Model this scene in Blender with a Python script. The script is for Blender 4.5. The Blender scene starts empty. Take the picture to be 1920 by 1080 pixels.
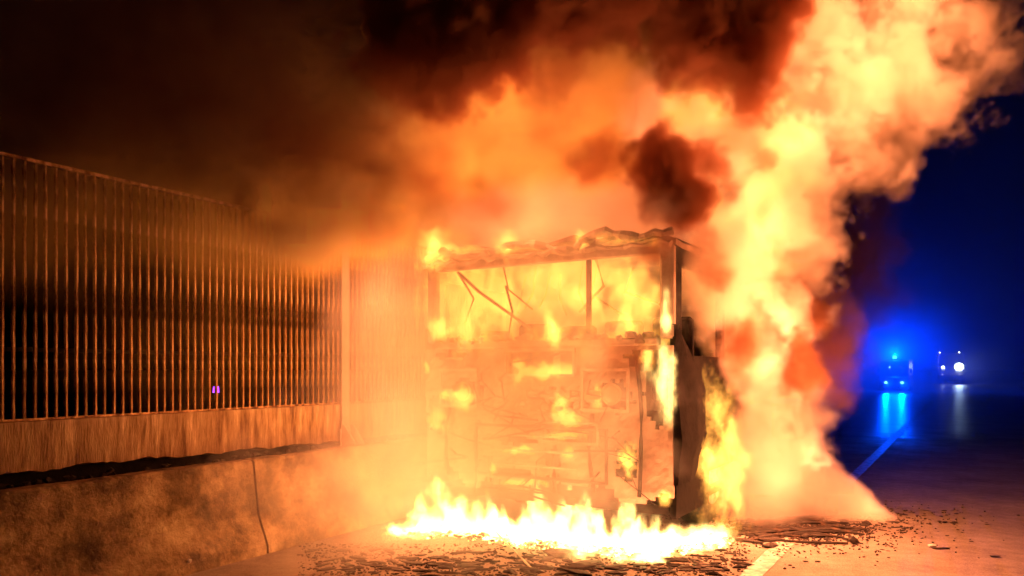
import bpy, bmesh, math, random
from mathutils import Vector, Matrix
random.seed(7)
R = math.radians
sc = bpy.context.scene
C = sc.collection

# ------------------------------------------------------------------ camera, sky, light, exposure
H = 1.6                       # eye height
FPX = 1400.0                  # focal length in pixels of the 1920 px wide frame
HZ = 692.0                    # image row of the horizon
cd = bpy.data.cameras.new('camera')
cam = bpy.data.objects.new('camera', cd); C.objects.link(cam); sc.camera = cam
cam.location = (0, 0, H); cam.rotation_euler = (R(90), 0, 0)
cd.sensor_width = 36; cd.lens = 36 * FPX / 1920; cd.shift_y = (HZ - 540) / 1920
cd.clip_start = .05; cd.clip_end = 2000

world = bpy.data.worlds.new('World'); sc.world = world; world.use_nodes = True
wn = world.node_tree.nodes; wl = world.node_tree.links
bg = wn['Background']
sky = wn.new('ShaderNodeTexSky'); sky.sky_type = 'NISHITA'; sky.sun_disc = False
sky.sun_elevation = R(-4); sky.sun_rotation = R(60); sky.altitude = 100
wl.new(sky.outputs[0], bg.inputs[0]); bg.inputs[1].default_value = 0.003
sd = bpy.data.lights.new('moonlight', 'SUN'); sd.energy = .002; sd.angle = R(.5); sd.color = (1, .95, .9)
so = bpy.data.objects.new('moonlight', sd); so.rotation_euler = (R(50), 0, R(60)); C.objects.link(so)

sc.view_settings.view_transform = 'Standard'; sc.view_settings.look = 'None'
sc.view_settings.exposure = 0; sc.view_settings.gamma = 1; sc.view_settings.use_curve_mapping = False
sc.render.engine = 'CYCLES'
cy = sc.cycles
cy.use_denoising = True
cy.use_adaptive_sampling = True; cy.adaptive_threshold = .05; cy.adaptive_min_samples = 16
cy.max_bounces = 6; cy.diffuse_bounces = 2; cy.glossy_bounces = 2; cy.transparent_max_bounces = 8
cy.volume_bounces = 2
cy.sample_clamp_indirect = 4; cy.sample_clamp_direct = 0
cy.volume_max_steps = 256; cy.volume_step_rate = 3

# ------------------------------------------------------------------ frame of the road
D = Vector((.607, 1, 0)).normalized()          # along the road, away from the camera
P = Vector((D.y, -D.x, 0))                     # across the road, to the right
ROT = math.atan2(P.y, P.x)
def at(px, py, Y):                              # a point of the place seen in that direction at that depth
    return Vector(((px - 960) / FPX * Y, Y, H + (HZ - py) / FPX * Y))
def road(px, py):                               # a point on the road surface
    Y = H * FPX / (py - HZ)
    return Vector(((px - 960) / FPX * Y, Y, 0))

# ------------------------------------------------------------------ materials
class Tree:
    """small expression builder for shader and geometry node trees"""
    def __init__(self, t): self.t = t
    def n(self, kind, **kw):
        nd = self.t.nodes.new(kind)
        for k, v in kw.items(): setattr(nd, k, v)
        return nd
    def put(self, sock, v):
        if isinstance(v, bpy.types.NodeSocket): self.t.links.new(v, sock)
        elif v is not None: sock.default_value = v
    def m(self, op, a, b=None, c=None, clamp=False):
        nd = self.n('ShaderNodeMath', operation=op); nd.use_clamp = clamp
        for i, v in enumerate((a, b, c)):
            if v is not None: self.put(nd.inputs[i], v)
        return nd.outputs[0]
    def v(self, op, a, b=None, scale=None):
        nd = self.n('ShaderNodeVectorMath', operation=op)
        self.put(nd.inputs[0], a)
        if b is not None: self.put(nd.inputs[1], b)
        if scale is not None: self.put(nd.inputs['Scale'], scale)
        return nd.outputs['Value'] if op in ('LENGTH', 'DOT_PRODUCT', 'DISTANCE') else nd.outputs['Vector']
    def noise(self, vec, scale, detail=3, rough=.55, color=False):
        nd = self.n('ShaderNodeTexNoise')
        nd.inputs['Scale'].default_value = scale; nd.inputs['Detail'].default_value = detail
        nd.inputs['Roughness'].default_value = rough
        if vec is not None: self.put(nd.inputs['Vector'], vec)
        return nd.outputs[1] if color else nd.outputs[0]
    def ramp(self, f, stops):
        nd = self.n('ShaderNodeValToRGB'); e = nd.color_ramp.elements
        while len(e) < len(stops): e.new(.5)
        for k, (p, c) in enumerate(stops):
            e[k].position = p; e[k].color = (*c, 1) if len(c) == 3 else c
        self.put(nd.inputs[0], f)
        return nd.outputs[0]
    def smooth(self, x, a, b):
        nd = self.n('ShaderNodeMapRange', interpolation_type='SMOOTHSTEP')
        self.put(nd.inputs[0], x); nd.inputs[1].default_value = a; nd.inputs[2].default_value = b
        return nd.outputs[0]

def mat(name, stops, scale=4, detail=5, rough=.8, metal=0, bump=0, bscale=40, bdist=.01, stretch=None, rough_var=0, spec=.5, nr=.6):
    m = bpy.data.materials.new(name); m.use_nodes = True
    t = Tree(m.node_tree); b = m.node_tree.nodes['Principled BSDF']
    tc = t.n('ShaderNodeTexCoord').outputs['Object']
    vec = tc if stretch is None else t.v('MULTIPLY', tc, stretch)
    f = t.noise(vec, scale, detail, nr)
    m.node_tree.links.new(t.ramp(f, stops), b.inputs['Base Color'])
    b.inputs['Metallic'].default_value = metal; b.inputs['Specular IOR Level'].default_value = spec
    if rough_var:
        t.put(b.inputs['Roughness'], t.m('MULTIPLY_ADD', t.noise(vec, scale * 3, 4), rough_var, rough - rough_var / 2, clamp=True))
    else: b.inputs['Roughness'].default_value = rough
    if bump:
        bn = t.n('ShaderNodeBump'); bn.inputs['Strength'].default_value = bump; bn.inputs['Distance'].default_value = bdist
        t.put(bn.inputs['Height'], t.noise(vec, bscale, 6, .65)); t.put(b.inputs['Normal'], bn.outputs[0])
    return m
def emit(name, col, strength):
    m = bpy.data.materials.new(name); m.use_nodes = True
    b = m.node_tree.nodes['Principled BSDF']
    b.inputs['Base Color'].default_value = (*col, 1)
    b.inputs['Emission Color'].default_value = (*col, 1); b.inputs['Emission Strength'].default_value = strength
    return m

M = {}
M['concrete'] = mat('weathered_concrete', [(.36, (.06, .034, .016)), (.46, (.16, .105, .05)), (.54, (.32, .22, .11)), (.66, (.54, .42, .25))], 2.4, 10, .85, bump=.9, bscale=30, bdist=.02, rough_var=.3, nr=.74)
M['parapet'] = mat('streaked_concrete', [(.34, (.13, .06, .022)), (.46, (.30, .19, .085)), (.55, (.40, .28, .15)), (.68, (.66, .5, .3))], 2.4, 8, .7, bump=.5, bscale=14, bdist=.02, stretch=(6, 6, .9), rough_var=.4, nr=.7)
M['black_wall'] = mat('gap_shade_black', [(.3, (.008, .007, .006)), (.7, (.02, .017, .014))], 6, 4, .95, bump=.6)  # black stands in for the shade under the parapet; the back rail shares it
M['slat'] = mat('rusty_slat_steel', [(.38, (.09, .035, .01)), (.5, (.36, .21, .08)), (.62, (.66, .47, .24))], 16, 8, .45, metal=.4, bump=.8, bscale=55, bdist=.01, stretch=(1, 1, .5), rough_var=.5)
M['post'] = mat('galvanised_post', [(.3, (.42, .38, .32)), (.7, (.62, .58, .52))], 9, 5, .55, metal=.2, bump=.25, bscale=40)
M['paintline'] = mat('worn_road_paint', [(.38, (.14, .115, .09)), (.5, (.33, .29, .25)), (.66, (.56, .52, .47))], 11, 8, .45, bump=.3, bscale=60)
M['char'] = mat('charred_panel', [(.3, (.10, .07, .05)), (.48, (.34, .26, .2)), (.7, (.56, .47, .40))], 2.8, 8, .6, metal=.1, bump=.55, bscale=9, bdist=.03, rough_var=.4)
M['soot'] = mat('soot_black', [(.3, (.003, .0026, .0022)), (.7, (.011, .009, .0075))], 6, 5, .95, bump=.7, bscale=16, bdist=.02, spec=.08)
M['ashmetal'] = mat('ash_coated_metal', [(.3, (.2, .15, .1)), (.7, (.6, .52, .44))], 8, 6, .6, metal=.3, bump=.6, bscale=24)
M['tyre'] = mat('scorched_tyre', [(.3, (.01, .009, .008)), (.7, (.03, .026, .022))], 14, 5, .9, bump=.6, bscale=40)
M['glass'] = mat('sooty_lens', [(.3, (.3, .16, .08)), (.7, (.55, .35, .2))], 10, 4, .25)
M['debris'] = mat('burnt_debris', [(.3, (.006, .004, .003)), (.52, (.018, .011, .007)), (.72, (.08, .045, .024))], 9, 6, .7, bump=.8, bscale=30, rough_var=.5)
M['whitebit'] = mat('pale_scrap', [(.3, (.6, .58, .54)), (.7, (.82, .8, .78))], 14, 3, .5)
M['vanpaint'] = mat('van_paint', [(.3, (.03, .03, .035)), (.7, (.045, .045, .05))], 3, 3, .3)
M['vanglass'] = mat('van_glass', [(.3, (.01, .01, .015)), (.7, (.02, .02, .03))], 3, 2, .1)
M['truckpaint'] = mat('truck_paint', [(.3, (.04, .03, .03)), (.7, (.06, .05, .05))], 3, 3, .4)
M['gap_bits'] = mat('gap_shade_bits_black', [(.3, (.01, .008, .005)), (.7, (.04, .028, .015))], 20, 4, .9)  # near-black colour for the bits that darken the gap
M['bluelamp'] = emit('blue_beacon_glow', (.01, .16, 1), 45)
M['headlamp'] = emit('cool_headlamp_glow', (.12, .42, 1), 10)
M['worklamp'] = emit('white_worklamp_glow', (.75, .95, 1), 30)
M['marker'] = emit('marker_lamp_glow', (.5, .6, 1), 2.5)
M['violet'] = emit('violet_spot_glow', (.25, .03, 1), 5)
M['ember'] = bpy.data.materials.new('glowing_embers'); M['ember'].use_nodes = True
t = Tree(M['ember'].node_tree); b = t.t.nodes['Principled BSDF']
f = t.noise(t.n('ShaderNodeTexCoord').outputs['Object'], 16, 6, .65)
b.inputs['Base Color'].default_value = (.02, .015, .012, 1); b.inputs['Roughness'].default_value = .9
t.put(b.inputs['Emission Color'], t.ramp(f, [(.4, (1, .22, .02)), (.62, (1, .6, .2))]))
t.put(b.inputs['Emission Strength'], t.m('MULTIPLY', t.smooth(f, .44, .62), 9))

# asphalt: dry, gritty near the fire; wet with hose water farther along
m = bpy.data.materials.new('asphalt'); m.use_nodes = True; M['road'] = m
t = Tree(m.node_tree); b = m.node_tree.nodes['Principled BSDF']
tc = t.n('ShaderNodeTexCoord').outputs['Object']
f1 = t.noise(tc, 1.1, 8, .65); f2 = t.noise(tc, 70, 4, .7); f3 = t.noise(tc, 9, 6, .7)
g = t.m('ADD', t.m('MULTIPLY', f1, .35), t.m('ADD', t.m('MULTIPLY', f2, .4), t.m('MULTIPLY', f3, .25)))
t.put(b.inputs['Base Color'], t.ramp(g, [(.34, (.05, .04, .032)), (.45, (.19, .155, .125)), (.55, (.31, .265, .22)), (.66, (.5, .44, .38))]))
sx = t.n('ShaderNodeSeparateXYZ'); t.put(sx.inputs[0], tc)
wet = t.smooth(t.m('ADD', sx.outputs[1], t.m('MULTIPLY', f1, 8)), 16, 24)
t.put(b.inputs['Roughness'], t.m('SUBTRACT', .8, t.m('MULTIPLY', wet, .46)))
bn = t.n('ShaderNodeBump'); bn.inputs['Distance'].default_value = .012
t.put(bn.inputs['Strength'], t.m('SUBTRACT', .9, t.m('MULTIPLY', wet, .84)))
t.put(bn.inputs['Height'], t.m('ADD', f2, t.m('MULTIPLY', f3, .8))); t.put(b.inputs['Normal'], bn.outputs[0])

# ------------------------------------------------------------------ mesh helpers
class MB:
    def __init__(self): self.b = bmesh.new()
    def box(self, lo, hi, bevel=0, mtx=None):
        lo, hi = Vector(lo), Vector(hi)
        r = bmesh.ops.create_cube(self.b, size=1)
        for v in r['verts']:
            v.co = Vector((lo[i] + (v.co[i] + .5) * (hi[i] - lo[i]) for i in range(3)))
        if bevel:
            es = list({e for v in r['verts'] for e in v.link_edges})
            rb = bmesh.ops.bevel(self.b, geom=es, offset=bevel, segments=1, affect='EDGES')
        if mtx is not None:
            vs = r['verts'] if not bevel else list({v for f in rb['faces'] for v in f.verts} | {v for v in r['verts'] if v.is_valid})
            for v in vs: v.co = mtx @ v.co
        return self
    def tube(self, pts, rad, seg=8, closed=False):
        pts = [Vector(p) for p in pts]; rings = []
        rads = rad if isinstance(rad, (list, tuple)) else [rad] * len(pts)
        for i, p in enumerate(pts):
            d = (pts[min(i + 1, len(pts) - 1)] - pts[max(i - 1, 0)]).normalized()
            u = d.cross(Vector((0, 0, 1)))
            if u.length < .01: u = d.cross(Vector((0, 1, 0)))
            u.normalize(); w = d.cross(u)
            rings.append([self.b.verts.new(p + (u * math.cos(a) + w * math.sin(a)) * rads[i]) for a in [2 * math.pi * k / seg for k in range(seg)]])
        for r0, r1 in zip(rings, rings[1:]):
            for k in range(seg): self.b.faces.new((r0[k], r0[(k + 1) % seg], r1[(k + 1) % seg], r1[k]))
        self.b.faces.new(rings[0][::-1]); self.b.faces.new(rings[-1])
        return self
    def prism(self, poly, vec):                 # closed extrusion of a polygon
        a = [self.b.verts.new(Vector(p)) for p in poly]; c = [self.b.verts.new(Vector(p) + Vector(vec)) for p in poly]
        n = len(a)
        self.b.faces.new(a[::-1]); self.b.faces.new(c)
        for k in range(n): self.b.faces.new((a[k], a[(k + 1) % n], c[(k + 1) % n], c[k]))
        return self
    def sweep(self, rings, caps=True):
        rs = [[self.b.verts.new(Vector(p)) for p in r] for r in rings]; n = len(rs[0])
        for r0, r1 in zip(rs, rs[1:]):
            for k in range(n): self.b.faces.new((r0[k], r0[(k + 1) % n], r1[(k + 1) % n], r1[k]))
        if caps: self.b.faces.new(rs[0][::-1]); self.b.faces.new(rs[-1])
        return self
    ICO = None
    def chunk(self, c, sx, sy, sz, rot=0, jag=.35):
        if MB.ICO is None:
            q = bmesh.new(); bmesh.ops.create_icosphere(q, subdivisions=1, radius=1); q.verts.ensure_lookup_table()
            MB.ICO = ([v.co.copy() for v in q.verts], [[v.index for v in f.verts] for f in q.faces]); q.free()
        ca, sa = math.cos(rot), math.sin(rot); vs = []
        for co in MB.ICO[0]:
            k = random.uniform(1 - jag, 1 + jag); x, y, z = co.x * sx * k, co.y * sy * k, co.z * sz * k
            vs.append(self.b.verts.new((x * ca - y * sa + c[0], x * sa + y * ca + c[1], z + c[2])))
        for f in MB.ICO[1]: self.b.faces.new([vs[i] for i in f])
        return self
    def mesh(self, name, m):
        bmesh.ops.recalc_face_normals(self.b, faces=self.b.faces)
        me = bpy.data.meshes.new(name); self.b.to_mesh(me); self.b.free()
        if m: me.materials.append(m)
        return me
    def build(self, name, m, parent=None, smooth=False):
        me = self.mesh(name, m)
        if smooth:
            for p in me.polygons: p.use_smooth = True
        return link(name, me, parent)
def link(name, data, parent=None, loc=None):
    o = bpy.data.objects.new(name, data); C.objects.link(o)
    if parent: o.parent = parent
    if loc is not None: o.location = loc
    return o
def tag(o, label=None, cat=None, group=None, kind=None):
    for k, v in (('label', label), ('category', cat), ('group', group), ('kind', kind)):
        if v: o[k] = v
    return o
def thing(name, label, cat, loc=(0, 0, 0), rz=0, group=None):
    o = bpy.data.objects.new(name, None); C.objects.link(o); o.location = loc; o.rotation_euler = (0, 0, rz)
    o.empty_display_size = .2
    return tag(o, label, cat, group)
def copy_tree(o, parent=None):
    c = o.copy(); C.objects.link(c); c.parent = parent
    for ch in o.children: copy_tree(ch, c)
    return c

# ------------------------------------------------------------------ the setting
mb = MB(); s = 700
vs = [mb.b.verts.new(p) for p in ((-s, -60, 0), (s, -60, 0), (s, 1200, 0), (-s, 1200, 0))]; mb.b.faces.new(vs)
tag(mb.build('road', M['road']), kind='structure')
# lane line, a thin sheet 4 mm above the asphalt; its edges are worn ragged
l0 = road(1431, 1080); 
mb = MB(); prev = None
for k in range(0, 330):
    q = l0 + D * (-1.5 + k * .12); w = .16
    a = mb.b.verts.new(q + P * random.uniform(-.006, .006) + Vector((0, 0, .004)))
    c = mb.b.verts.new(q - P * (w + random.uniform(-.008, .008)) + Vector((0, 0, .004)))
    if prev: mb.b.faces.new((prev[0], a, c, prev[1]))
    prev = (a, c)
tag(mb.build('lane_marking', M['paintline']), kind='structure')

# ------------------------------------------------------------------ concrete barrier, sections along the road
B0 = Vector((-2.076, 6.53, 0))
prof = [(0, 0), (.005, .075), (.125, .33), (.19, .78), (.205, .80), (.335, .80), (.35, .78), (.36, 0)]   # (back from the road edge, height)
def barrier(t0, t1, label):
    mb = MB(); rings = []; n = 26; dip = [random.uniform(-.006, .006) for _ in range(n + 1)]
    for k in range(n + 1):
        tt = t0 + (t1 - t0) * k / n
        rings.append([B0 + D * tt - P * (o + (dip[k] + random.uniform(-.004, .004) if 0 < z < .8 else 0)) + Vector((0, 0, z + (dip[k] if z > .7 else 0))) for o, z in prof])
    o = mb.sweep(rings).build('concrete_barrier', M['concrete'])
    return tag(o, label, 'barrier', 'concrete road barrier sections')
barrier(-5.6, -.085, 'pitted concrete barrier section at the left, with a pale stone at its foot')
barrier(-.06, 5.4, 'concrete barrier section in smoke between the joint and the burning bus')
barrier(5.43, 10.9, 'concrete barrier section hidden by smoke beside the flank of the bus')
# ------------------------------------------------------------------ parapet wall behind the barrier, with a ragged lower edge over a gap coloured black as shade
F0 = Vector((-2.589, 6.841, 0))
pw = thing('parapet_wall', 'streaked rusty concrete parapet under the fence, with a ragged lower edge', 'parapet wall', F0)
mb = MB(); rings = []; hgt = .86
for k in range(0, 330):
    tt = -3.2 + k * .035
    hgt += random.uniform(-.011, .011); base = .872 - .012 * (tt + 1.9)
    hgt += (base - hgt) * .18
    a = D * tt
    rings.append([a + P * .045 + Vector((0, 0, hgt)), a + P * (.05 + random.uniform(-.003, .003)) + Vector((0, 0, 1.05)), a + P * .05 + Vector((0, 0, 1.225)), a - P * .10 + Vector((0, 0, 1.225)), a - P * .10 + Vector((0, 0, hgt - .02))])
mb.sweep(rings).build('wall_face', M['parapet'], pw)
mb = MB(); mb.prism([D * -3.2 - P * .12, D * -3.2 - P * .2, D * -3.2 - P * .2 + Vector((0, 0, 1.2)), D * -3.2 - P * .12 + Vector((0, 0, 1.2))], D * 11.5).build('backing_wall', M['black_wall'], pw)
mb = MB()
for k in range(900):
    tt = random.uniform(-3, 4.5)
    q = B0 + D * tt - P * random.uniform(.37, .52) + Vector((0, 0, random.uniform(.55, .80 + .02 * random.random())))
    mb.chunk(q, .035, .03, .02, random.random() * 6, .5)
tag(mb.build('gap_shade_bits', M['gap_bits']), kind='stuff', label='black bits added as shade in the gap between barrier and parapet')  # loose black bits added to make the shaded gap dark

# ------------------------------------------------------------------ slatted steel fence on the parapet
fence = thing('slatted_fence', 'tall fence of thin upright rusty slats along the top of the parapet', 'fence', F0 + Vector((0, 0, 1.225)))
pitch = .0726; t0s = -1.825 - 16 * pitch
variants = []
for k in range(8):
    mb = MB(); rings = []; nz = 30; wob = random.uniform(-.0015, .0015)
    for i in range(nz + 1):
        z = .02 + 1.84 * i / nz; j = random.uniform(-.0008, .0008) + wob * math.sin(i * .7)
        wd = .0135 + random.uniform(-.0015, .0015)
        rings.append([D * (-wd + j) + Vector((0, 0, z)), D * (-wd * .5 + j) + P * .016 + Vector((0, 0, z)), D * (wd * .5 + j) + P * .017 + Vector((0, 0, z)), D * (wd + j) + Vector((0, 0, z)), D * j - P * .008 + Vector((0, 0, z))])
    variants.append(mb.sweep(rings).mesh('slat', M['slat']))
for k in range(108):
    o = link('slat', random.choice(variants), fence, D * (t0s + k * pitch) + P * .012)
    o.rotation_euler = (random.uniform(-.001, .001), random.uniform(-.003, .003), random.uniform(-.2, .2))
def bar(name, t0, t1, lo, hi, m):
    a = D * t0
    return MB().prism([a + P * lo[0] + Vector((0, 0, lo[1])), a + P * hi[0] + Vector((0, 0, lo[1])), a + P * hi[0] + Vector((0, 0, hi[1])), a + P * lo[0] + Vector((0, 0, hi[1]))], D * (t1 - t0)).build(name, m, fence)
bar('top_rail', -3.2, 5.2, (-.02, 1.862), (.045, 1.885), M['slat'])
bar('bottom_rail', -3.2, 5.2, (-.02, .002), (.02, .02), M['slat'])
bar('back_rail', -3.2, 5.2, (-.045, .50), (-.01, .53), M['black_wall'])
for tp in (1.403, -2.95, 5.0):
    p = link('post', None, fence, D * tp) if False else None
    mb = MB(); a = D * (tp - .05)
    def rect(u0, u1, w0, w1, z0, z1):
        mb.prism([D * (tp + u0) + P * w0 + Vector((0, 0, z0)), D * (tp + u1) + P * w0 + Vector((0, 0, z0)), D * (tp + u1) + P * w1 + Vector((0, 0, z0)), D * (tp + u0) + P * w1 + Vector((0, 0, z0))], (0, 0, z1 - z0))
    rect(-.055, .055, .085, .097, -.43, 1.86); rect(-.006, .006, .06, .085, -.43, 1.86)
    post = mb.build('post', M['post'], fence)
    mb = MB(); rect(-.09, .09, .0985, .11, -.44, -.26); mb.build('base_plate', M['post'], post)
    mb = MB(); mb.prism([D * (tp + .055) + P * .111 + Vector((0, 0, -.44)), D * (tp + .055) + P * .30 + Vector((0, 0, -.44)), D * (tp + .055) + P * .28 + Vector((0, 0, -.38)), D * (tp + .055) + P * .14 + Vector((0, 0, -.22)), D * (tp + .055) + P * .111 + Vector((0, 0, -.22))], D * .02)
    mb.prism([D * (tp - .075) + P * .111 + Vector((0, 0, -.44)), D * (tp - .075) + P * .30 + Vector((0, 0, -.44)), D * (tp - .075) + P * .28 + Vector((0, 0, -.38)), D * (tp - .075) + P * .14 + Vector((0, 0, -.22)), D * (tp - .075) + P * .111 + Vector((0, 0, -.22))], D * .02)
    mb.build('bracket', M['post'], post)

# ------------------------------------------------------------------ the burning bus (rear towards us)
W, L, HT = 2.6, 6.8, 2.80
BL = Vector((-.871, 7.62, 0))
bus = thing('burning_bus', 'burning bus seen from the rear, wrapped in flames and smoke', 'bus', BL, ROT)
SB = .32                                           # underside
def bp(name, m, fn, parent=bus, smooth=False):
    mb = MB(); fn(mb); return mb.build(name, m, parent, smooth)
# shell: side walls with window openings, roof with a crumpled rear edge, rear panels
def side(mb, x0, x1, holes):
    mb.box((x0, .10, SB), (x1, 1.05, .62)); mb.box((x0, 2.25, SB), (x1, L - .1, .62))
    mb.box((x0, .10, .62), (x1, L - .1, 1.25)) if not holes else None
    mb.box((x0, .10, 1.25), (x1, L - .1, 1.72))
    mb.box((x0, .10, 2.50), (x1, L - .1, 2.72))
    for y in (.10, 1.45, 2.75, 4.05, 5.35, L - .25): mb.box((x0, y, 1.72), (x1, y + .14, 2.50))
bp('left_side', M['char'], lambda mb: side(mb, .005, .06, False))
bp('right_side', M['soot'], lambda mb: side(mb, W - .06, W - .005, False))
bp('front_panel', M['soot'], lambda mb: mb.box((.06, L - .09, SB), (W - .06, L - .03, 2.6)))
bp('floor_pan', M['soot'], lambda mb: mb.box((.08, .12, SB + .02), (W - .08, L - .12, SB + .1)))
def roof(mb):
    rings = []; n = 30
    prof_ = [(i / 14, .08 * (1 - abs(i / 7 - 1) ** 4)) for i in range(15)]
    for k in range(n + 1):
        y = .03 + (L - .1) * k / n
        j = .05 if k == 0 else (.03 if k == 1 else .008)
        top = [Vector((W * u, y + (random.uniform(-.03, .05) if k == 0 else 0), 2.70 + h + random.uniform(-j, j))) for u, h in prof_]
        rings.append(top + [v - Vector((0, 0, .05)) for v in top[::-1]])
    mb.sweep(rings)
bp('roof', M['char'], roof)
def crumple(mb):
    pts = [Vector((x, random.uniform(-.05, .03), 2.72 + .04 * math.sin(x * 7) + random.uniform(-.025, .03) + .06 * max(0, x - 1.5))) for x in [W * i / 34 for i in range(35)]]
    mb.tube(pts, [random.uniform(.022, .05) for _ in pts], 7)
    pts = [Vector((x, random.uniform(-.06, .0), 2.66 + random.uniform(-.02, .03))) for x in [W * i / 30 for i in range(31)]]
    mb.tube(pts, [random.uniform(.015, .035) for _ in pts], 6)
bp('roof_edge', M['ashmetal'], crumple)
bp('rear_pillar', M['char'], lambda mb: mb.box((.0, .0, 1.86), (.11, .095, 2.66), .02))
bp('rear_pillar', M['char'], lambda mb: mb.box((W - .12, .0, 1.86), (W, .095, 2.66), .02))
wf = bp('rear_window_frame', M['ashmetal'], lambda mb: (mb.box((.112, -.012, 2.58), (W - .122, .05, 2.66), .01), mb.box((.112, -.02, 1.80), (W - .122, .07, 1.87), .012)))
bp('mullion', M['soot'], lambda mb: mb.box((1.79, .01, 1.872), (1.83, .045, 2.578)), wf)
bp('mullion', M['soot'], lambda mb: mb.tube([(.95, .03, 1.872), (1.0, .04, 2.15), (.93, .03, 2.4)], .012, 6), wf)
bp('hanging_trim', M['ashmetal'], lambda mb: (mb.tube([(.35, .06, 2.57), (.62, .03, 2.36), (.98, .05, 2.12), (1.2, .03, 1.98)], .016, 6), mb.tube([(.35, .06, 2.57), (.52, .09, 2.3), (.4, .1, 2.05)], .012, 6)), wf)
def rearpanel(mb):                                  # dented outer skin below the window, with hatch opening left out
    nx, nzv = 64, 38
    grid = [[None] * (nzv + 1) for _ in range(nx + 1)]
    for i in range(nx + 1):
        for k in range(nzv + 1):
            x, z = .0 + W * i / nx, SB + .12 + (1.80 - SB - .12) * k / nzv
            y = .012 * math.sin(x * 5 + z * 3) + random.uniform(-.008, .008)
            grid[i][k] = mb.b.verts.new((x, y, z))
    holes = [(.98, 1.66, 1.56, 1.76), (1.38, 1.92, .93, 1.12), (1.18, 1.72, 1.22, 1.42)]
    burnt = [(.48, 1.36, .2, .16), (2.1, 1.36, .18, .15), (.14, 1.15, .12, .22), (1.5, 1.3, .35, .14), (2.18, .78, .10, .18), (1.0, .93, .3, .05), (1.0, .62, .3, .04), (1.45, .78, .12, .1), (.75, .7, .08, .07), (2.45, 1.4, .12, .35), (2.35, 1.68, .2, .08), (.3, 1.74, .2, .05)]
    ragged = [.50 + .12 * math.sin(i * .31) * math.sin(i * .13 + 1) + random.uniform(-.03, .05) for i in range(nx)]
    fs = []
    for i in range(nx):
        for k in range(nzv):
            cx, cz = W * (i + .5) / nx, SB + .12 + (1.80 - SB - .12) * (k + .5) / nzv
            if any(a < cx < b_ and c < cz < d for a, b_, c, d in holes): continue
            if cz < ragged[i]: continue
            if any(((cx - a) / b_) ** 2 + ((cz - c) / d) ** 2 < random.uniform(.5, 1.2) for a, c, b_, d in burnt): continue
            fs.append(mb.b.faces.new((grid[i][k], grid[i + 1][k], grid[i + 1][k + 1], grid[i][k + 1])))
    r = bmesh.ops.extrude_face_region(mb.b, geom=fs)
    for v in r['geom']:
        if isinstance(v, bmesh.types.BMVert): v.co.y += .03
bp('rear_panel', M['char'], rearpanel)
hatch = bp('engine_hatch', M['soot'], lambda mb: (mb.box((.62, -.045, 1.05), (2.02, -.025, 1.075), .004), mb.box((.62, -.045, .58), (2.02, -.025, .605), .004), mb.box((.62, -.045, .605), (.645, -.025, 1.05), .004), mb.box((1.995, -.045, .605), (2.02, -.025, 1.05), .004)))
for k in range(3):
    bp('louvre', M['char'], lambda mb: mb.box((-.5, -.006, -.010), (.4, .006, .010), 0, Matrix.Translation((1.32, -.05, (.70, .84, .98)[k])) @ Matrix.Rotation(.6 + random.uniform(-.1, .1), 4, 'X') @ Matrix.Rotation(random.uniform(-.012, .012), 4, 'Y')), hatch)
plate = bp('plate_holder', M['ashmetal'], lambda mb: (mb.box((1.36, -.05, .92), (1.94, -.02, .945), .004), mb.box((1.36, -.05, 1.10), (1.94, -.02, 1.125), .004), mb.box((1.36, -.05, .945), (1.385, -.02, 1.10), .004), mb.box((1.915, -.05, .945), (1.94, -.02, 1.10), .004)))
bp('hanging_bar', M['soot'], lambda mb: mb.tube([(1.05, -.05, 1.66), (1.3, -.06, 1.70), (1.64, -.05, 1.755)], .012, 6))
op = bp('light_recess_frame', M['ashmetal'], lambda mb: (mb.box((.95, -.04, 1.765), (1.70, -.012, 1.79), .004), mb.box((.95, -.04, 1.53), (1.70, -.012, 1.555), .004), mb.box((.95, -.04, 1.555), (.975, -.012, 1.765), .004), mb.box((1.675, -.04, 1.555), (1.70, -.012, 1.765), .004)))
def lamp(mb, x, z, r):
    mb.tube([(x, .0, z), (x, -.05, z)], [r * 1.0, r * 1.15], 20)
    mb.tube([(x, -.0505, z), (x, -.075, z), (x, -.09, z)], [r * .95, r * .8, r * .3], 20)
for x in (.48, 2.06):
    h = bp('tail_lamp_housing', M['ashmetal'], lambda mb: (mb.box((x - .3, -.04, 1.22), (x + .16, -.015, 1.25), .004), mb.box((x - .3, -.04, 1.58), (x + .16, -.015, 1.61), .004), mb.box((x - .3, -.04, 1.25), (x - .275, -.015, 1.58), .004), mb.box((x + .135, -.04, 1.25), (x + .16, -.015, 1.58), .004)))
    bp('tail_lamp', M['glass'], lambda mb: lamp(mb, x, 1.38, .085), h, True)
    bp('tail_lamp', M['glass'], lambda mb: mb.box((x - .26, -.06, 1.33), (x - .11, -.02, 1.41), .012), h)
for x, z0, z1 in ((.28, .55, 1.35), (.62, .4, 1.1), (1.5, .45, .9), (1.86, .5, 1.2), (2.3, .5, 1.7)):
    bp('rib', M['soot'], lambda mb: mb.tube([(x + random.uniform(-.03, .03), -.012, z0 + (z1 - z0) * i / 5) for i in range(6)], random.uniform(.012, .024), 6))
def wiring(mb):
    for k in range(26):
        x, z = random.uniform(.3, 2.2), random.uniform(.6, 1.6)
        pts = [Vector((x + random.uniform(-.16, .16) * i, -.03 - random.uniform(0, .04), z - .09 * i * random.uniform(.4, 1.4))) for i in range(4)]
        mb.tube(pts, random.uniform(.004, .010), 5)
bp('burnt_wiring', M['soot'], wiring)
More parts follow.
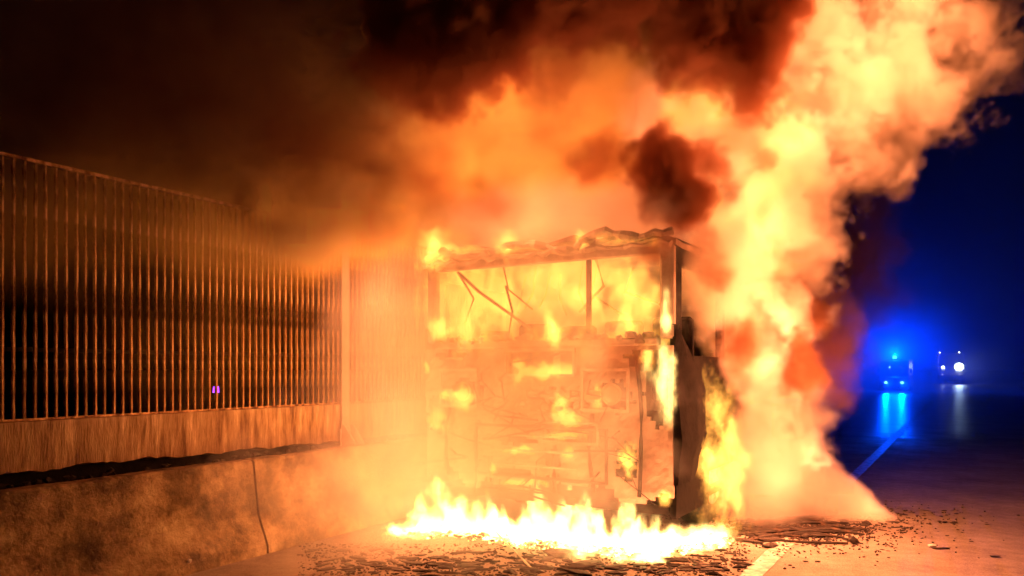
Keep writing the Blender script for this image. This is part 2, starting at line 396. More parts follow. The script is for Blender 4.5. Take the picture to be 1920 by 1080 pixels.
def scrap(mb):
    for k in range(60):
        mb.chunk((random.uniform(1.1, 1.75), random.uniform(-.05, .12), random.uniform(1.12, 1.5)), random.uniform(.02, .07), .03, random.uniform(.015, .05), 0, .5)
bp('engine_parts', M['ashmetal'], scrap)
def sillscrap(mb):
    for k in range(45):
        x = random.uniform(.12, W - .14)
        mb.chunk((x, random.uniform(-.03, .06), 1.86 + random.uniform(-.02, .05)), random.uniform(.02, .08), .03, random.uniform(.012, .05), 0, .5)
bp('burnt_sill', M['char'], sillscrap)['kind'] = 'stuff'
def struts(mb):
    for k in range(9):
        x = random.uniform(.3, 2.3); y = random.uniform(.2, 1.6)
        mb.tube([(x, y, 2.66), (x + random.uniform(-.1, .1), y, 2.4), (x + random.uniform(-.3, .3), y + .1, 2.1 + random.uniform(0, .2))], random.uniform(.008, .018), 5)
    for k in range(5):
        x = .3 + .48 * k; mb.box((x, .5, 1.3), (x + .38, .6, 1.98 + random.uniform(-.1, .1)), .03)
bp('seat_frames', M['soot'], struts)
def mirrorside(mb):
    pts = [Vector((W + .01, .06, z)) for z in (.35, .9, 1.5, 1.9, 2.05)]
    rings = []
    for i in range(15):
        u = i / 14; z = .62 + 1.36 * u
        back = (.62 + .42 * math.sin(min(1, u * 1.7) * 1.57) if u < .6 else (.62 + .42) * (1 - ((u - .6) / .4) ** 1.3) + .07) * .78 + random.uniform(-.04, .04)
        q = .03 * math.sin(u * 6) + random.uniform(-.012, .012)
        rings.append([Vector((W - .01, .02, z)), Vector((W + .03 + q, .03, z)), Vector((W + .05 + q, back * .6, z)), Vector((W + .03 + q, back, z)), Vector((W - .01, back - .03, z))])
    mb.sweep(rings)
bp('side_flap', M['soot'], mirrorside)
for x in (.14, W - .44):
    for y in (1.65, L - 1.2):
        w_ = bp('wheel', M['tyre'], lambda mb: mb.tube([(x, y, .46), (x + .04, y, .46), (x + .26, y, .46), (x + .30, y, .46)], [.40, .46, .46, .40], 28), bus, True)
        bp('rim', M['ashmetal'], lambda mb: mb.tube([(x - .004, y, .46), (x + .304, y, .46)], .26, 20), w_)

# ------------------------------------------------------------------ smoke and flame volumes (density fields baked to voxels)
def field(name, lo, hi, voxel, blobs, warp=.25, wscale=1.2, rough=.35, rscale=1.6, material=None, detail=5, stretch=(1, 1, 1), step=.1, parent=None, gain=1.0, soft=.35):
    """blobs: (centre, radii, weight, softness) in metres; a noise-warped union of them is the density"""
    vol = bpy.data.volumes.new(name); o = link(name, vol, parent)
    ng = bpy.data.node_groups.new(name, 'GeometryNodeTree')
    ng.interface.new_socket('Geometry', in_out='INPUT', socket_type='NodeSocketGeometry')
    ng.interface.new_socket('Geometry', in_out='OUTPUT', socket_type='NodeSocketGeometry')
    t = Tree(ng)
    pos = t.n('GeometryNodeInputPosition').outputs[0]
    sp = t.v('MULTIPLY', pos, stretch)
    wv = t.v('SUBTRACT', t.noise(sp, wscale, 3, .55, True), (.5, .5, .5))
    wp = t.v('ADD', pos, t.v('SCALE', wv, scale=warp * 2))
    nz = t.m('MULTIPLY', t.m('SUBTRACT', t.noise(t.v('MULTIPLY', wp, stretch), rscale, detail, .66), .5), rough * 2)
    acc = None
    for bl in blobs:
        c, rad, wgt = bl[:3]; sf = bl[3] if len(bl) > 3 else soft
        q = t.v('MULTIPLY', t.v('SUBTRACT', wp, tuple(c)), tuple(1 / r for r in rad))
        d = t.m('ADD', t.v('LENGTH', q), nz)
        val = t.m('MULTIPLY', t.smooth(d, 1.0 + sf / 2, 1.0 - sf), wgt)
        acc = val if acc is None else t.m('MAXIMUM', acc, val)
    acc = t.m('MULTIPLY', t.m('MAXIMUM', t.m('SUBTRACT', acc, .0003), 0), gain)
    vc = t.n('GeometryNodeVolumeCube')
    t.put(vc.inputs['Density'], acc)
    vc.inputs['Min'].default_value = lo; vc.inputs['Max'].default_value = hi
    for a, i in zip('XYZ', range(3)): vc.inputs['Resolution ' + a].default_value = max(8, int((hi[i] - lo[i]) / voxel))
    sm = t.n('GeometryNodeSetMaterial'); sm.inputs['Material'].default_value = material
    t.t.links.new(vc.outputs[0], sm.inputs[0])
    t.t.links.new(sm.outputs[0], t.n('NodeGroupOutput').inputs[0])
    vol.materials.append(material)
    md = o.modifiers.new('density', 'NODES'); md.node_group = ng
    vol.render.step_size = step
    return o
def volmat(name, scatter=None, absorb=None, emission=None, estr=0, aniso=0.0, ab=1.0):
    m = bpy.data.materials.new(name); m.use_nodes = True; t = Tree(m.node_tree); m.node_tree.nodes.clear()
    out = t.n('ShaderNodeOutputMaterial'); den = t.n('ShaderNodeAttribute', attribute_name='density').outputs['Fac']
    sh = None
    def add(x):
        nonlocal sh
        if sh is None: sh = x
        else:
            a = t.n('ShaderNodeAddShader'); t.put(a.inputs[0], sh); t.put(a.inputs[1], x); sh = a.outputs[0]
    if scatter:
        s_ = t.n('ShaderNodeVolumeScatter'); s_.inputs['Color'].default_value = (*scatter, 1); s_.inputs['Anisotropy'].default_value = aniso
        t.put(s_.inputs['Density'], den); add(s_.outputs[0])
    if absorb:
        a_ = t.n('ShaderNodeVolumeAbsorption'); a_.inputs['Color'].default_value = (*absorb, 1); t.put(a_.inputs['Density'], t.m('MULTIPLY', den, ab)); add(a_.outputs[0])
    if emission:
        e_ = t.n('ShaderNodeEmission'); e_.inputs['Color'].default_value = (*emission, 1)
        t.put(e_.inputs['Strength'], t.m('MULTIPLY', den, estr)); add(e_.outputs[0])
    t.put(out.inputs['Volume'], sh)
    return m
def B(px, py, Y, rx, ry, rd, w=1.0, sf=.5):
    return (at(px, py, Y), (rx / FPX * Y, rd, ry / FPX * Y), w, sf)

M['pale_smoke'] = volmat('pale_smoke', scatter=(.95, .92, .9), absorb=(1, .76, .36), ab=.32, aniso=.1)
M['brown_smoke'] = volmat('brown_smoke', scatter=(.95, .70, .22), absorb=(1, .62, .1), ab=.28, aniso=.1)
M['black_smoke'] = volmat('black_smoke', scatter=(.22, .13, .08), absorb=(.5, .22, .08), aniso=.1)
M['flame'] = volmat('flame', emission=(1, .40, .06), estr=1)
M['white_flame'] = volmat('white_flame', emission=(1, .62, .17), estr=1)
M['pale_smoke'].cycles.volume_sampling = 'MULTIPLE_IMPORTANCE'

pale = [
    B(1440, 800, 8.3, 90, 120, .8, 3.6, .12), B(1432, 720, 8.2, 90, 110, .9, 3.6, .12),
    # rising column
    B(1415, 610, 7.9, 92, 140, 1.0, 3.6, .12), B(1405, 480, 8.0, 112, 140, 1.1, 3.6, .12), B(1420, 340, 8.3, 125, 150, 1.1, 3.6, .1),
    B(1550, 225, 8.8, 170, 135, 1.2, 3.6, .08), B(1665, 285, 8.8, 56, 80, .6, 4, .08), B(1690, 110, 9.2, 165, 160, 1.2, 3.6, .08),
    B(1620, -60, 9.3, 245, 160, 1.3, 3.4, .08), B(1450, 130, 8.9, 145, 160, 1.0, 3.4, .12), B(1290, 210, 7.9, 130, 110, .6, 2.4, .3),
    # veil over the roof and in front of the rear
    B(1050, 430, 7.2, 230, 75, .8, 1.5, .8), B(985, 770, 5.85, 205, 270, .45, 2.0, .9), B(760, 860, 6.4, 190, 220, .7, 1.3, .9),
    B(1020, 560, 5.9, 190, 150, .45, 1.3, .9), B(720, 640, 6.8, 110, 170, .7, 1.2, .9), B(1000, 560, 9.4, 330, 150, 1.2, 1.1, .7), B(1345, 500, 6.7, 70, 100, .45, 3.2, .4),
    B(560, 930, 5.9, 190, 120, .4, .7, .8), B(620, 1040, 5.6, 180, 50, .4, .8, .9),
]
field('pale_smoke', (-6.2, 5.2, .0), (6.6, 10.8, 6.8), .037, pale, warp=.26, wscale=1.5, rough=1.4, rscale=2.0, detail=10, material=M['pale_smoke'], step=.1)
tag(bpy.data.objects['pale_smoke'], 'pale smoke column glowing orange as it rises beside and over the bus', kind='stuff')
steam = [B(1420, 880, 7.9, 85, 150, .5, 2.4, .5), B(1475, 830, 8.1, 50, 110, .5, 2.4, .4)]
for k in range(9):
    u = k / 8
    steam.append(B(1462 + 205 * u, 895 + 88 * u, 8.15 - .1 * u, 62 - 32 * u, 100 * (1 - u) + 10, .55 - .25 * u, 3.2, .08))
field('ground_steam', (2.0, 6.7, 0), (4.8, 9.2, 1.3), .04, steam, warp=.09, wscale=2, rough=.4, rscale=2.6, material=M['pale_smoke'], step=.1)
tag(bpy.data.objects['ground_steam'], 'smooth pale skirt of smoke sloping down to the road right of the bus', kind='stuff')
brown = [
    B(880, 250, 8.0, 250, 220, 1.0, 1.6, .7), B(1080, 220, 8.4, 270, 210, 1.0, 1.9, .7), B(600, 415, 6.5, 175, 85, .6, 5.5, .6), B(700, 420, 7.0, 110, 90, .5, 1.6, .7),
    B(470, 460, 6.2, 190, 70, .5, 1.1, .8), B(480, 250, 8.0, 400, 230, 1.2, .7, .9), B(150, 130, 8.0, 450, 280, 1.2, .5, .9),
    B(250, 400, 5.4, 320, 110, .4, .55, .9), B(60, 420, 4.6, 220, 120, .3, .4, .9), B(380, 600, 5.6, 280, 170, .35, .22, .9),
]
field('brown_smoke', (-6.2, 4.2, .8), (3.2, 10.0, 6.6), .055, brown, warp=.3, wscale=1.5, rough=1.5, rscale=1.7, detail=8, material=M['brown_smoke'], step=.11)
tag(bpy.data.objects['brown_smoke'], 'brown smoke drifting left from the bus over the top of the slatted fence', kind='stuff')
dark = [
    B(1262, 345, 6.8, 78, 80, .35, 14, .2), B(1330, 300, 6.9, 40, 40, .2, 9, .3), B(1235, 462, 6.2, 48, 34, .16, 8, .4),
    B(1405, 50, 7.3, 85, 90, .35, 12, .15), B(1325, 100, 7.2, 70, 80, .35, 9, .2), B(1420, 150, 7.2, 52, 64, .25, 10, .15), B(1450, 20, 7.4, 50, 50, .25, 8, .2), B(1290, 40, 7.2, 90, 70, .4, 8, .3),
    B(1345, 515, 6.3, 38, 36, .14, 8, .4), B(1375, 650, 6.6, 34, 45, .14, 8, .4), B(1320, 450, 6.5, 30, 40, .14, 5, .5), B(1500, 600, 7.2, 40, 66, .3, 10, .25), B(1512, 690, 7.2, 36, 50, .3, 9, .25), B(1555, 640, 7.6, 50, 90, .3, 4, .5), B(1500, 420, 7.8, 30, 40, .3, 4, .4),
    B(1570, 480, 9.8, 90, 180, .6, 2.2, .7), B(1180, 680, 5.8, 60, 45, .16, 3, .7), B(1430, 300, 7.0, 30, 24, .12, 5, .4), B(1400, 210, 7.0, 40, 24, .14, 5, .4),
    B(850, 40, 6.8, 160, 140, .45, 15, .3), B(980, -5, 6.9, 160, 85, .45, 13, .3), B(1120, -5, 7.0, 170, 75, .45, 12, .3), B(760, 110, 6.8, 90, 120, .4, 5, .5),
    B(1130, 300, 6.8, 55, 50, .25, 5, .5), B(1010, 130, 7.2, 90, 60, .3, 2.4, .7), B(800, 340, 6.6, 90, 60, .3, 2.6, .6), B(930, 380, 6.6, 80, 36, .25, 2, .7),
    B(600, 300, 7.2, 140, 120, .6, 1.4, .9), B(300, 170, 7.6, 320, 200, 1.0, .9, .9), B(560, 400, 6.3, 120, 60, .35, 2.4, .8), B(690, 410, 6.4, 80, 50, .3, 2.2, .8),
]
field('black_smoke', (-5.2, 5.4, .9), (5.4, 10.4, 6.2), .045, dark, warp=.25, wscale=1.6, rough=1.7, rscale=2.6, detail=9, material=M['black_smoke'], step=.12)
tag(bpy.data.objects['black_smoke'], 'dark sooty smoke clouds billowing in front of the glowing column', kind='stuff')

# flames
def flames(name, label, lo, hi, voxel, blobs, gain, m='flame', **kw):
    fm = thing(name, label, 'fire')
    o = field('flames', lo, hi, voxel, blobs, material=M[m], parent=fm, gain=gain, **kw)
    return fm
tong = []
def T(px, py, h, w, wt=1.0, small=False):                        # one tongue of ground flame: a fat foot and a thin leaning tip
    g0 = road(px, py); Y = g0.y; u = 1 / FPX * Y; w *= 1.25; lean = random.uniform(-.3, .3) * h * u
    tong.append((g0 + Vector((0, 0, h * .18 * u)), (w * u, max(.05, w * u * .8), h * (.6 if small else .3) * u), wt, .5))
    if small: return
    tong.append((g0 + Vector((lean * .5, 0, h * .46 * u)), (w * .75 * u, w * u * .6, h * .34 * u), wt * .8, .6))
    tong.append((g0 + Vector((lean, 0, h * .78 * u)), (w * .4 * u, w * u * .34, h * .3 * u), wt * .4, .7))
for a_ in [(770, 1000, 20, 34), (812, 1000, 48, 20), (836, 1000, 70, 16), (848, 998, 98, 17), (862, 1000, 78, 15), (884, 1002, 58, 16), (901, 1002, 66, 12), (925, 1004, 70, 15), (940, 1006, 48, 16), (1000, 1014, 62, 20), (1020, 1016, 88, 18), (1038, 1018, 74, 16),
        (1086, 1026, 96, 17), (1074, 1024, 60, 18), (1205, 1036, 98, 15), (1192, 1036, 64, 15), (1222, 1036, 66, 18), (1246, 1034, 44, 20), (982, 1000, 92, 9), (1160, 1026, 56, 12), (790, 985, 66, 14), (1050, 1000, 92, 10), (1130, 1016, 70, 11), (1310, 1026, 20, 24), (1345, 1020, 16, 20)]: T(*a_)
for k in range(34):
    px = random.uniform(760, 1350); T(px, 1000 + 38 * min(1, max(0, (px - 850) / 250)) - 14 * max(0, px - 1220) / 130 + random.uniform(-22, 10), random.uniform(8, 40), random.uniform(16, 44), random.choice((.06, .12, .3, .8)), True)
gf = flames('ground_fire', 'white hot flames burning along the road under the rear of the bus', (-1.35, 6.1, 0), (2.1, 7.7, .75), .015, tong, 115, m='white_flame', warp=.15, wscale=5, rough=1.7, rscale=8, detail=6, stretch=(1, 1, .45), step=.03)
mb = MB()
for k in range(260):
    px = random.uniform(760, 1370); q = road(px, 1000 + 36 * min(1, max(0, (px - 850) / 250)) - 14 * max(0, px - 1220) / 130 + random.gauss(0, 5)); q.z = random.uniform(0, .02)
    mb.chunk(q, random.uniform(.015, .06), random.uniform(.015, .05), random.uniform(.008, .03), random.random() * 6, .5)
mb.build('ember_bed', M['ember'], gf)['kind'] = 'stuff'
flames('wheel_fire', 'yellow flames pouring from the right rear wheel arch of the bus', (1.3, 5.6, 0), (2.9, 7.6, 1.7), .019,
       [B(1355, 865, 6.9, 34, 100, .16, 1.0, .8), B(1348, 780, 6.9, 20, 50, .12, .8, .8), B(1370, 935, 6.9, 20, 34, .12, 1.0, .8), B(1325, 870, 6.75, 8, 40, .06, 2.4, .8)], 12, warp=.14, wscale=7, rough=3.2, rscale=9, stretch=(1, 1, .5), step=.04, detail=6)
flames('side_fire', 'narrow white flame licking the right rear corner of the bus', (1.0, 5.9, .9), (1.9, 6.9, 2.4), .02,
       [B(1246, 720, 6.2, 14, 60, .06, 1.6, .9), B(1250, 580, 6.22, 7, 40, .05, 1.6, .9), B(1215, 680, 6.2, 10, 30, .05, .6, .9), B(1240, 770, 6.2, 14, 20, .05, .6, .9)], 26, m='white_flame', warp=.07, wscale=8, rough=2.2, rscale=11, stretch=(1, 1, .4), step=.04)
ledge = [B(1040, 618, 6.7, 22, 20, .1, 4.0, .6)]
for k in range(30):
    px = random.uniform(815, 1245); dep = 7.55 - (px - 815) / 430 * 1.15
    ledge.append(B(px, random.gauss(628, 8), dep - random.uniform(0, .1), random.uniform(8, 26), random.uniform(10, 34), .07, random.uniform(.5, 1.6), .7))
flames('cabin_fire', 'yellow flames along the sill and inside the rear window of the bus', (-1.0, 5.9, 1.65), (2.0, 9.0, 2.75), .024,
       ledge + [B(1080, 540, 7.3, 90, 60, .2, 1.2, .9), B(900, 560, 7.8, 100, 60, .2, 1.2, .9), B(1190, 570, 6.8, 50, 60, .15, 1.2, .9)], 9, warp=.12, wscale=6, rough=2.6, rscale=7, stretch=(1, 1, .6), step=.05)
eng = [(1030, 695, 46, 14, 1.6), (975, 690, 14, 20, 1), (1050, 765, 12, 24, 1.3), (1075, 785, 30, 14, 1), (1060, 815, 40, 6, .8), (870, 748, 18, 18, 1.2), (835, 742, 14, 8, .8), (820, 785, 14, 20, .8), (1180, 865, 12, 22, 1.4), (1065, 850, 8, 12, .8), (975, 845, 30, 5, .8), (980, 905, 36, 5, .8), (925, 880, 5, 7, 1), (1120, 745, 6, 20, .8), (1245, 935, 10, 12, .7), (800, 690, 5, 8, 1.3), (1215, 665, 10, 24, .8)]
flames('engine_fire', 'small yellow flames breaking through the burnt engine hatch of the bus', (-1.0, 5.9, .45), (1.9, 7.7, 1.75), .018,
       [B(px, py, 7.42 - (px - 815) / 430 * 1.15, rx * 1.15, ry * 1.15, .06, w_, .7) for px, py, rx, ry, w_ in eng], 38, warp=.07, wscale=9, rough=1.5, rscale=12, step=.04)
flames('roof_fire', 'small ragged flames standing along the rear edge of the bus roof', (-1.2, 5.9, 2.5), (2.2, 8.0, 3.3), .025,
       [B(815, 468, 7.5, 26, 34, .12, .8, .9), B(950, 456, 7.1, 16, 26, .08, .9, .9), B(1090, 450, 6.7, 7, 16, .06, .9, .9), B(1228, 454, 6.3, 12, 10, .06, .9, .9), B(880, 468, 7.3, 40, 6, .06, .7, .9), B(1000, 468, 7.0, 60, 5, .06, .5, .9), B(1170, 450, 6.5, 40, 6, .06, .6, .9)], 26, warp=.1, wscale=8, rough=2.0, rscale=10, step=.05)
flames('column_fire', 'yellow fire glowing inside the smoke column beside the bus', (1.3, 6.5, 1.7), (3.6, 8.0, 4.6), .04,
       [B(1420, 430, 7.1, 50, 100, .25, .8, .9), B(1400, 560, 6.95, 40, 60, .2, .5, .9), B(1475, 270, 7.35, 50, 90, .25, .7, .9), B(1300, 215, 7.2, 60, 50, .2, .8, .9), B(1360, 400, 7.1, 30, 50, .2, .7, .9)], 3, warp=.2, wscale=3, rough=2.0, rscale=3.4, step=.1)

# the light the fire gives, as lamps in the flames, plus fill added in smoke and open air
def fire_fill_lamp(p, e, r=.25, col=(1, .265, .095)):
    l = bpy.data.lights.new('fire_fill_light', 'POINT'); l.energy = e * .69; l.color = col; l.shadow_soft_size = r
    o = link('fire_fill_light', l); o.location = p
FIRE = [(road(px, py) + Vector((0, -.38, z)), e, .15) for px, py, e, z in
        ((775, 1000, 34, .35), (850, 1002, 16, .5), (930, 1006, 13, .4), (1020, 1018, 15, .5), (1090, 1028, 14, .4), (1160, 1034, 12, .4), (1215, 1036, 15, .5), (1300, 1028, 20, .25))]
FIRE += [(at(px, py, Y), e, r) for px, py, Y, e, r in (
    # in the bus and its engine bay
    (1030, 600, 7.2, 22, .2), (900, 590, 8.0, 22, .3), (1050, 800, 7.7, 45, .2), (900, 800, 8.2, 30, .2), (1050, 780, 6.5, 11, .15), (1010, 690, 6.6, 11, .15), (1248, 700, 6.0, 12, .12), (870, 745, 7.0, 11, .15),
    # wheel arch and column flames, with fill added for smoke and road
    (1590, 750, 6.3, 500, .25), (1400, 950, 7.0, 60, .2), (1460, 900, 7.5, 40, .3), (1540, 880, 7.3, 110, .3), (1630, 950, 8.0, 70, .3), (1460, 640, 6.9, 170, .3), (1440, 800, 7.3, 40, .3),
    (1400, 560, 7.0, 40, .4), (1430, 420, 7.1, 110, .4), (1400, 490, 7.1, 30, .4), (1480, 270, 7.3, 110, .5), (1560, 190, 7.4, 130, .5), (1600, 240, 7.7, 60, .5), (1640, 130, 7.7, 100, .5),
    (1730, 130, 7.9, 110, .5), (1740, 30, 8.0, 100, .5), (1540, 60, 7.8, 90, .5), (1640, 10, 7.9, 90, .5), (1600, -120, 8.2, 100, .5), (1290, 230, 7.1, 80, .4), (1350, 340, 7.4, 30, .4),
    # over the roof, and fill added at the left for fence and barrier
    (1000, 400, 6.9, 80, .4), (1120, 300, 7.5, 60, .4), (880, 320, 7.3, 80, .4), (960, 180, 7.5, 60, .4), (720, 960, 6.4, 36, .5), (650, 900, 6.0, 30, .6), (770, 870, 6.5, 28, .6), (750, 780, 6.8, 85, .4), (700, 560, 6.9, 70, .4))]
for p, e, r in FIRE: fire_fill_lamp(p, e, r)

# ------------------------------------------------------------------ burnt debris on the road
def rod(label, pts, rad, lump=None, m='debris', name='charred_rod'):
    mb = MB(); mb.tube([Vector(p) for p in pts], rad, 6)
    if lump: mb.chunk(lump[0], *lump[1])
    return tag(mb.build(name, M[m]), label, 'burnt rod', None)
def gp(px, py, z=.012): 
    q = road(px, py); q.z = z; return q
rod('charred rod with a lumpy end lying at the right of the debris', [gp(1465, 1016), gp(1520, 1019), gp(1590, 1021)], .012, (gp(1600, 1020, .03), (.06, .05, .035)))
rod('thin burnt strip slanting across the road in front of the flames', [gp(925, 1002, .05), gp(960, 1035, .03), gp(1000, 1072, .012)], .009, m='ashmetal')
dl = [((1400, 1003), (1560, 990)), ((1420, 1010), (1600, 1000)), ((1380, 990), (1520, 975)), ((1440, 985), (1590, 983)), ((1460, 975), (1560, 970)), ((1400, 1016), (1500, 1008)), ((1500, 995), (1620, 1004)), ((1395, 995), (1480, 1000)), ((1450, 990), (1540, 1001)), ((1540, 985), (1625, 995)), ((1430, 1000), (1530, 996)), ((1410, 982), (1500, 987)), ((1480, 1004), (1580, 1010))]
for k, (a, c) in enumerate(dl):
    mid = ((a[0] + c[0]) / 2 + random.uniform(-10, 10), (a[1] + c[1]) / 2 + random.uniform(-4, 4))
    tag(MB().tube([gp(*a), gp(*mid, .03), gp(*c)], [.012, .018, .01], 6).build('charred_rod', M['debris']), 'thin charred rod lying in the burnt heap right of the flames', 'burnt rod', 'charred rods in the debris heap')
lumps = [(1050, 1045, .16, .05, 'largest charred lump lying in front of the middle of the flames'), (1440, 985, .3, .03, 'flat charred sheet in the debris right of the flames'), (1510, 978, .25, .03, 'charred flap in the debris farthest from the flames')]
for px, py, s_, hz, lab in lumps:
    tag(MB().chunk(gp(px, py, hz * .6), s_, s_ * .5, hz, .2, .4).build('charred_lump', M['debris']), lab, 'burnt debris')
proto = [MB().chunk((0, 0, .3), 1, .7, .5, 0, .5).mesh('charred_fragment', M['debris']) for _ in range(6)]
zones = [(26, lambda: (random.uniform(1370, 1470), random.gauss(1000, 12)), 1.3, 'black burnt fragment in the heap just right of the white flames', 'burnt fragments close to the right end of the flames'),
         (30, lambda: (random.uniform(1470, 1625), random.gauss(988, 13)), 1.2, 'black burnt fragment among the charred rods right of the fire', 'burnt fragments among the charred rods'),
         (40, lambda: (random.uniform(950, 1330), random.uniform(1044, 1078)), 1.2, 'dark burnt fragment on the road in front of the middle of the flames', 'burnt fragments before the flames'),
         (26, lambda: (random.uniform(580, 950), random.uniform(1030, 1078)), 1.1, 'dark burnt fragment in the smoky foreground near the foot of the barrier', 'burnt fragments near the barrier'),
         (30, lambda: (random.uniform(1560, 1800), random.uniform(952, 1000)), .55, 'small dark crumb thinly scattered on the open road at the right', 'crumbs on the open road')]
for n_, fn, sz, lab, grp in zones:
    for k in range(n_):
        px, py = fn(); q = gp(px, max(py, 948), 0); o = link('charred_fragment', random.choice(proto)); o.location = q
        s_ = random.uniform(.018, .055) * sz
        o.scale = (s_ * random.uniform(1, 2.6), s_, s_ * random.uniform(.3, .8)); o.rotation_euler = (0, 0, random.uniform(-.9, .9))
        tag(o, lab, 'burnt debris', grp)
mb = MB()
for k in range(5200):
    if k >= 4200: px, py = random.gauss(1480, 70), random.gauss(996, 9)
    elif k >= 4040:
        px, py = random.uniform(640, 1400), random.gauss(1058, 12)
        mb.chunk(gp(px, py, .006), random.uniform(.03, .10), random.uniform(.01, .03), random.uniform(.006, .018), random.uniform(-.8, .3), .5); continue
    elif k < 1900: px, py = random.uniform(560, 1400), random.uniform(1020, 1085)
    else: px, py = random.gauss(1500, 130), random.gauss(985, 26)
    if py < 940: continue
    mb.chunk(gp(px, py, .004), random.uniform(.004, .022) * (random.choice((1, 1.5, 2.4)) if k >= 4200 else 1), random.uniform(.003, .013), random.uniform(.002, .010) * (2 if k >= 4200 else 1), random.random() * 6, .4)
tag(mb.build('ash_debris', M['debris']), 'fine black ash and crumbs strewn over the road', kind='stuff')
ws = MB().chunk(gp(1748, 1027, .018), .045, .03, .014, .2, .4)
o = tag(ws.build('white_scrap', M['whitebit']), 'small white scrap lying alone on the bare road at the right', 'scrap')
MB().chunk(gp(1765, 1030, .01), .08, .02, .01, 0, .4).build('burnt_edge', M['debris'], o)
tag(MB().chunk(gp(1866, 1045, .008), .05, .025, .01, 0, .4).build('charred_fragment', M['debris']), 'dark chip lying by itself near the right end of the road', 'burnt debris')
st = MB().chunk((0, 0, 0), .022, .02, .022, 0, .3).build('pale_stone', M['whitebit'])
st.location = B0 + D * -.83 - P * .02 + Vector((0, 0, .10)); tag(st, 'small pale stone stuck on the sloping foot of the concrete barrier', 'stone')

# ------------------------------------------------------------------ vehicles up the road
def vehicle(o, wd, ht, ln, paint, lampz, lampx, lampr, lampm, beacon):
    def p(name, m, fn, par=None, smooth=False):
        mb = MB(); fn(mb); return mb.build(name, m, par or o, smooth)
    body = p('body', paint, lambda mb: mb.prism([(-wd / 2, 0, .3), (-wd / 2, 0, .95), (-wd / 2, .35, 1.1), (-wd / 2, .85, ht - .08), (-wd / 2, 1.1, ht), (-wd / 2, ln, ht), (-wd / 2, ln, .3)], (wd, 0, 0)))
    p('windscreen', M['vanglass'], lambda mb: mb.prism([(-wd / 2 + .1, .40, 1.18), (-wd / 2 + .1, .79, ht - .2), (-wd / 2 + .1, .77, ht - .2), (-wd / 2 + .1, .37, 1.18)], (wd - .2, 0, 0)))
    p('bumper', M['soot'], lambda mb: mb.box((-wd / 2 - .02, -.1, .3), (wd / 2 + .02, .0, .52), .02))
    p('grille', M['soot'], lambda mb: mb.box((-.32, -.02, .58), (.32, .01, .85), .01))
    for s_ in (-1, 1):
        p('headlight', lampm, lambda mb: mb.tube([(s_ * lampx, .0, lampz), (s_ * lampx, -.06, lampz), (s_ * lampx, -.08, lampz)], [lampr, lampr, lampr * .6], 16), None, True)
        p('mirror', M['soot'], lambda mb: mb.box((s_ * (wd / 2 + .12) - .09, .62, 1.3), (s_ * (wd / 2 + .12) + .09, .72, 1.6), .02))
        for y in (.75, ln - .9): p('wheel', M['tyre'], lambda mb: mb.tube([(s_ * (wd / 2 - .2), y, .34), (s_ * (wd / 2 + .01), y, .34)], .34, 18))
    return p
van = thing('emergency_van', 'emergency van facing us under a blue beacon, far up the dark road', 'van', at(1676, 0, 55) * Vector((1, 1, 0)).to_4d().to_3d() if False else Vector((at(1676, 0, 55).x, 55, 0)), ROT)
p = vehicle(van, 1.9, 2.3, 5.2, M['vanpaint'], .60, .53, .11, M['headlamp'], True)
bar_ = p('light_bar', M['soot'], lambda mb: mb.box((-.5, 1.1, 2.302), (.5, 1.4, 2.38), .02))
p('beacon', M['bluelamp'], lambda mb: mb.tube([(-.03, 1.22, 2.381), (-.03, 1.22, 2.56), (-.03, 1.22, 2.6)], [.14, .13, .06], 14), bar_, True)
p('interior_lamp', M['headlamp'], lambda mb: mb.tube([(-.3, .36, 1.74), (-.3, .30, 1.74)], .06, 10))
truck = thing('rescue_truck', 'dark truck with bright white work lamps reflected in the wet road', 'truck', Vector((at(1783, 0, 80).x, 80, 0)), ROT)
p = vehicle(truck, 2.3, 3.35, 7, M['truckpaint'], 1.0, .8, .07, M['marker'], False)
p('work_lamp', M['worklamp'], lambda mb: mb.tube([(.75, -.02, 1.83), (.75, -.12, 1.83), (.75, -.16, 1.83)], [.42, .42, .3], 18), None, True)
p('work_lamp', M['worklamp'], lambda mb: mb.tube([(-.72, -.02, 1.78), (-.72, -.10, 1.78), (-.72, -.13, 1.78)], [.16, .16, .1], 18), None, True)
for x in (-1.05, .75): p('roof_marker', M['worklamp'], lambda mb: mb.tube([(x, .98, 3.36), (x, .98, 3.44)], .06, 8))
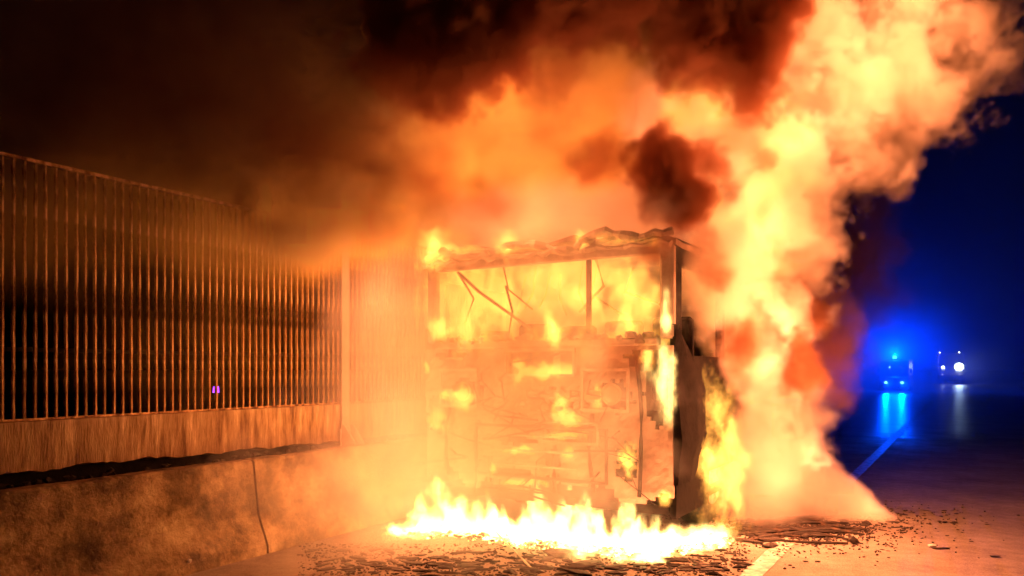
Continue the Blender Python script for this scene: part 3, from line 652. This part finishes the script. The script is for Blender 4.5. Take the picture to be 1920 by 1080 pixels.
for z in (1.7, 2.3, 2.7, 3.0): p('side_marker', M['marker'], lambda mb: mb.box((-1.24, .9, z), (-1.16, 1.0, z + .08)))
def lampat(name, p_, e, col, r): 
    l = bpy.data.lights.new(name, 'POINT'); l.energy = e; l.color = col; l.shadow_soft_size = r
    o = link(name, l); o.location = p_
def off(o, v): return o.location + Matrix.Rotation(ROT, 3, 'Z') @ Vector(v)
lampat('beacon_light', off(van, (0, .9, 2.75)), 5500, (.0, .035, 1), .2)
def beam(name, p_, e, col, r, size, aim):
    l = bpy.data.lights.new(name, 'SPOT'); l.energy = e; l.color = col; l.shadow_soft_size = r; l.spot_size = R(size); l.spot_blend = .8
    o = link(name, l); o.location = p_; o.rotation_euler = (Vector(aim) - p_).to_track_quat('-Z', 'Y').to_euler()
for s_ in (-.53, .53): beam('headlight_beam', off(van, (s_, -.2, .62)), 22000, (.0, .06, 1), .1, 11, (11.5, 19, 0))
beam('worklamp_beam', off(truck, (.75, -.3, 1.83)), 700, (.35, .6, 1), .3, 40, (30, 40, 0))
# violet spot between the slats, made as a glow on an added stake
vl = thing('violet_spot', 'tiny violet glow on an added stake between the fence slats', 'lamp', Vector((at(405, 730, 14).x, 14, 0)))
MB().tube([(0, 0, 0), (0, 0, at(405, 730, 14).z - .06)], .02, 8).build('stake', M['soot'], vl)
MB().tube([(0, 0, at(405, 730, 14).z - .06), (0, 0, at(405, 730, 14).z + .05)], [.06, .05], 10).build('lens', M['violet'], vl)
# mist that the blue beacon lights
M['mist'] = volmat('mist', scatter=(.85, .9, .97))
field('drifting_mist', (4, 26, 0), (62, 84, 34), .7, [((27.8, 53.5, 1.6), (4.5, 6, 4.5), .22, 1.2), ((47.4, 77, 1.8), (3, 4, 2.5), .08, 1.2), ((27.2, 52, 6), (4, 5, 9), .035, 1.3), ((27, 50, 0), (13, 18, 11), .04, 1.4), ((32, 50, 0), (24, 20, 28), .014, 1.3)],
      warp=.8, wscale=.2, rough=.35, rscale=.16, material=M['mist'], step=1.2)
tag(bpy.data.objects['drifting_mist'], 'thin mist over the far road glowing blue around the emergency van', kind='stuff')
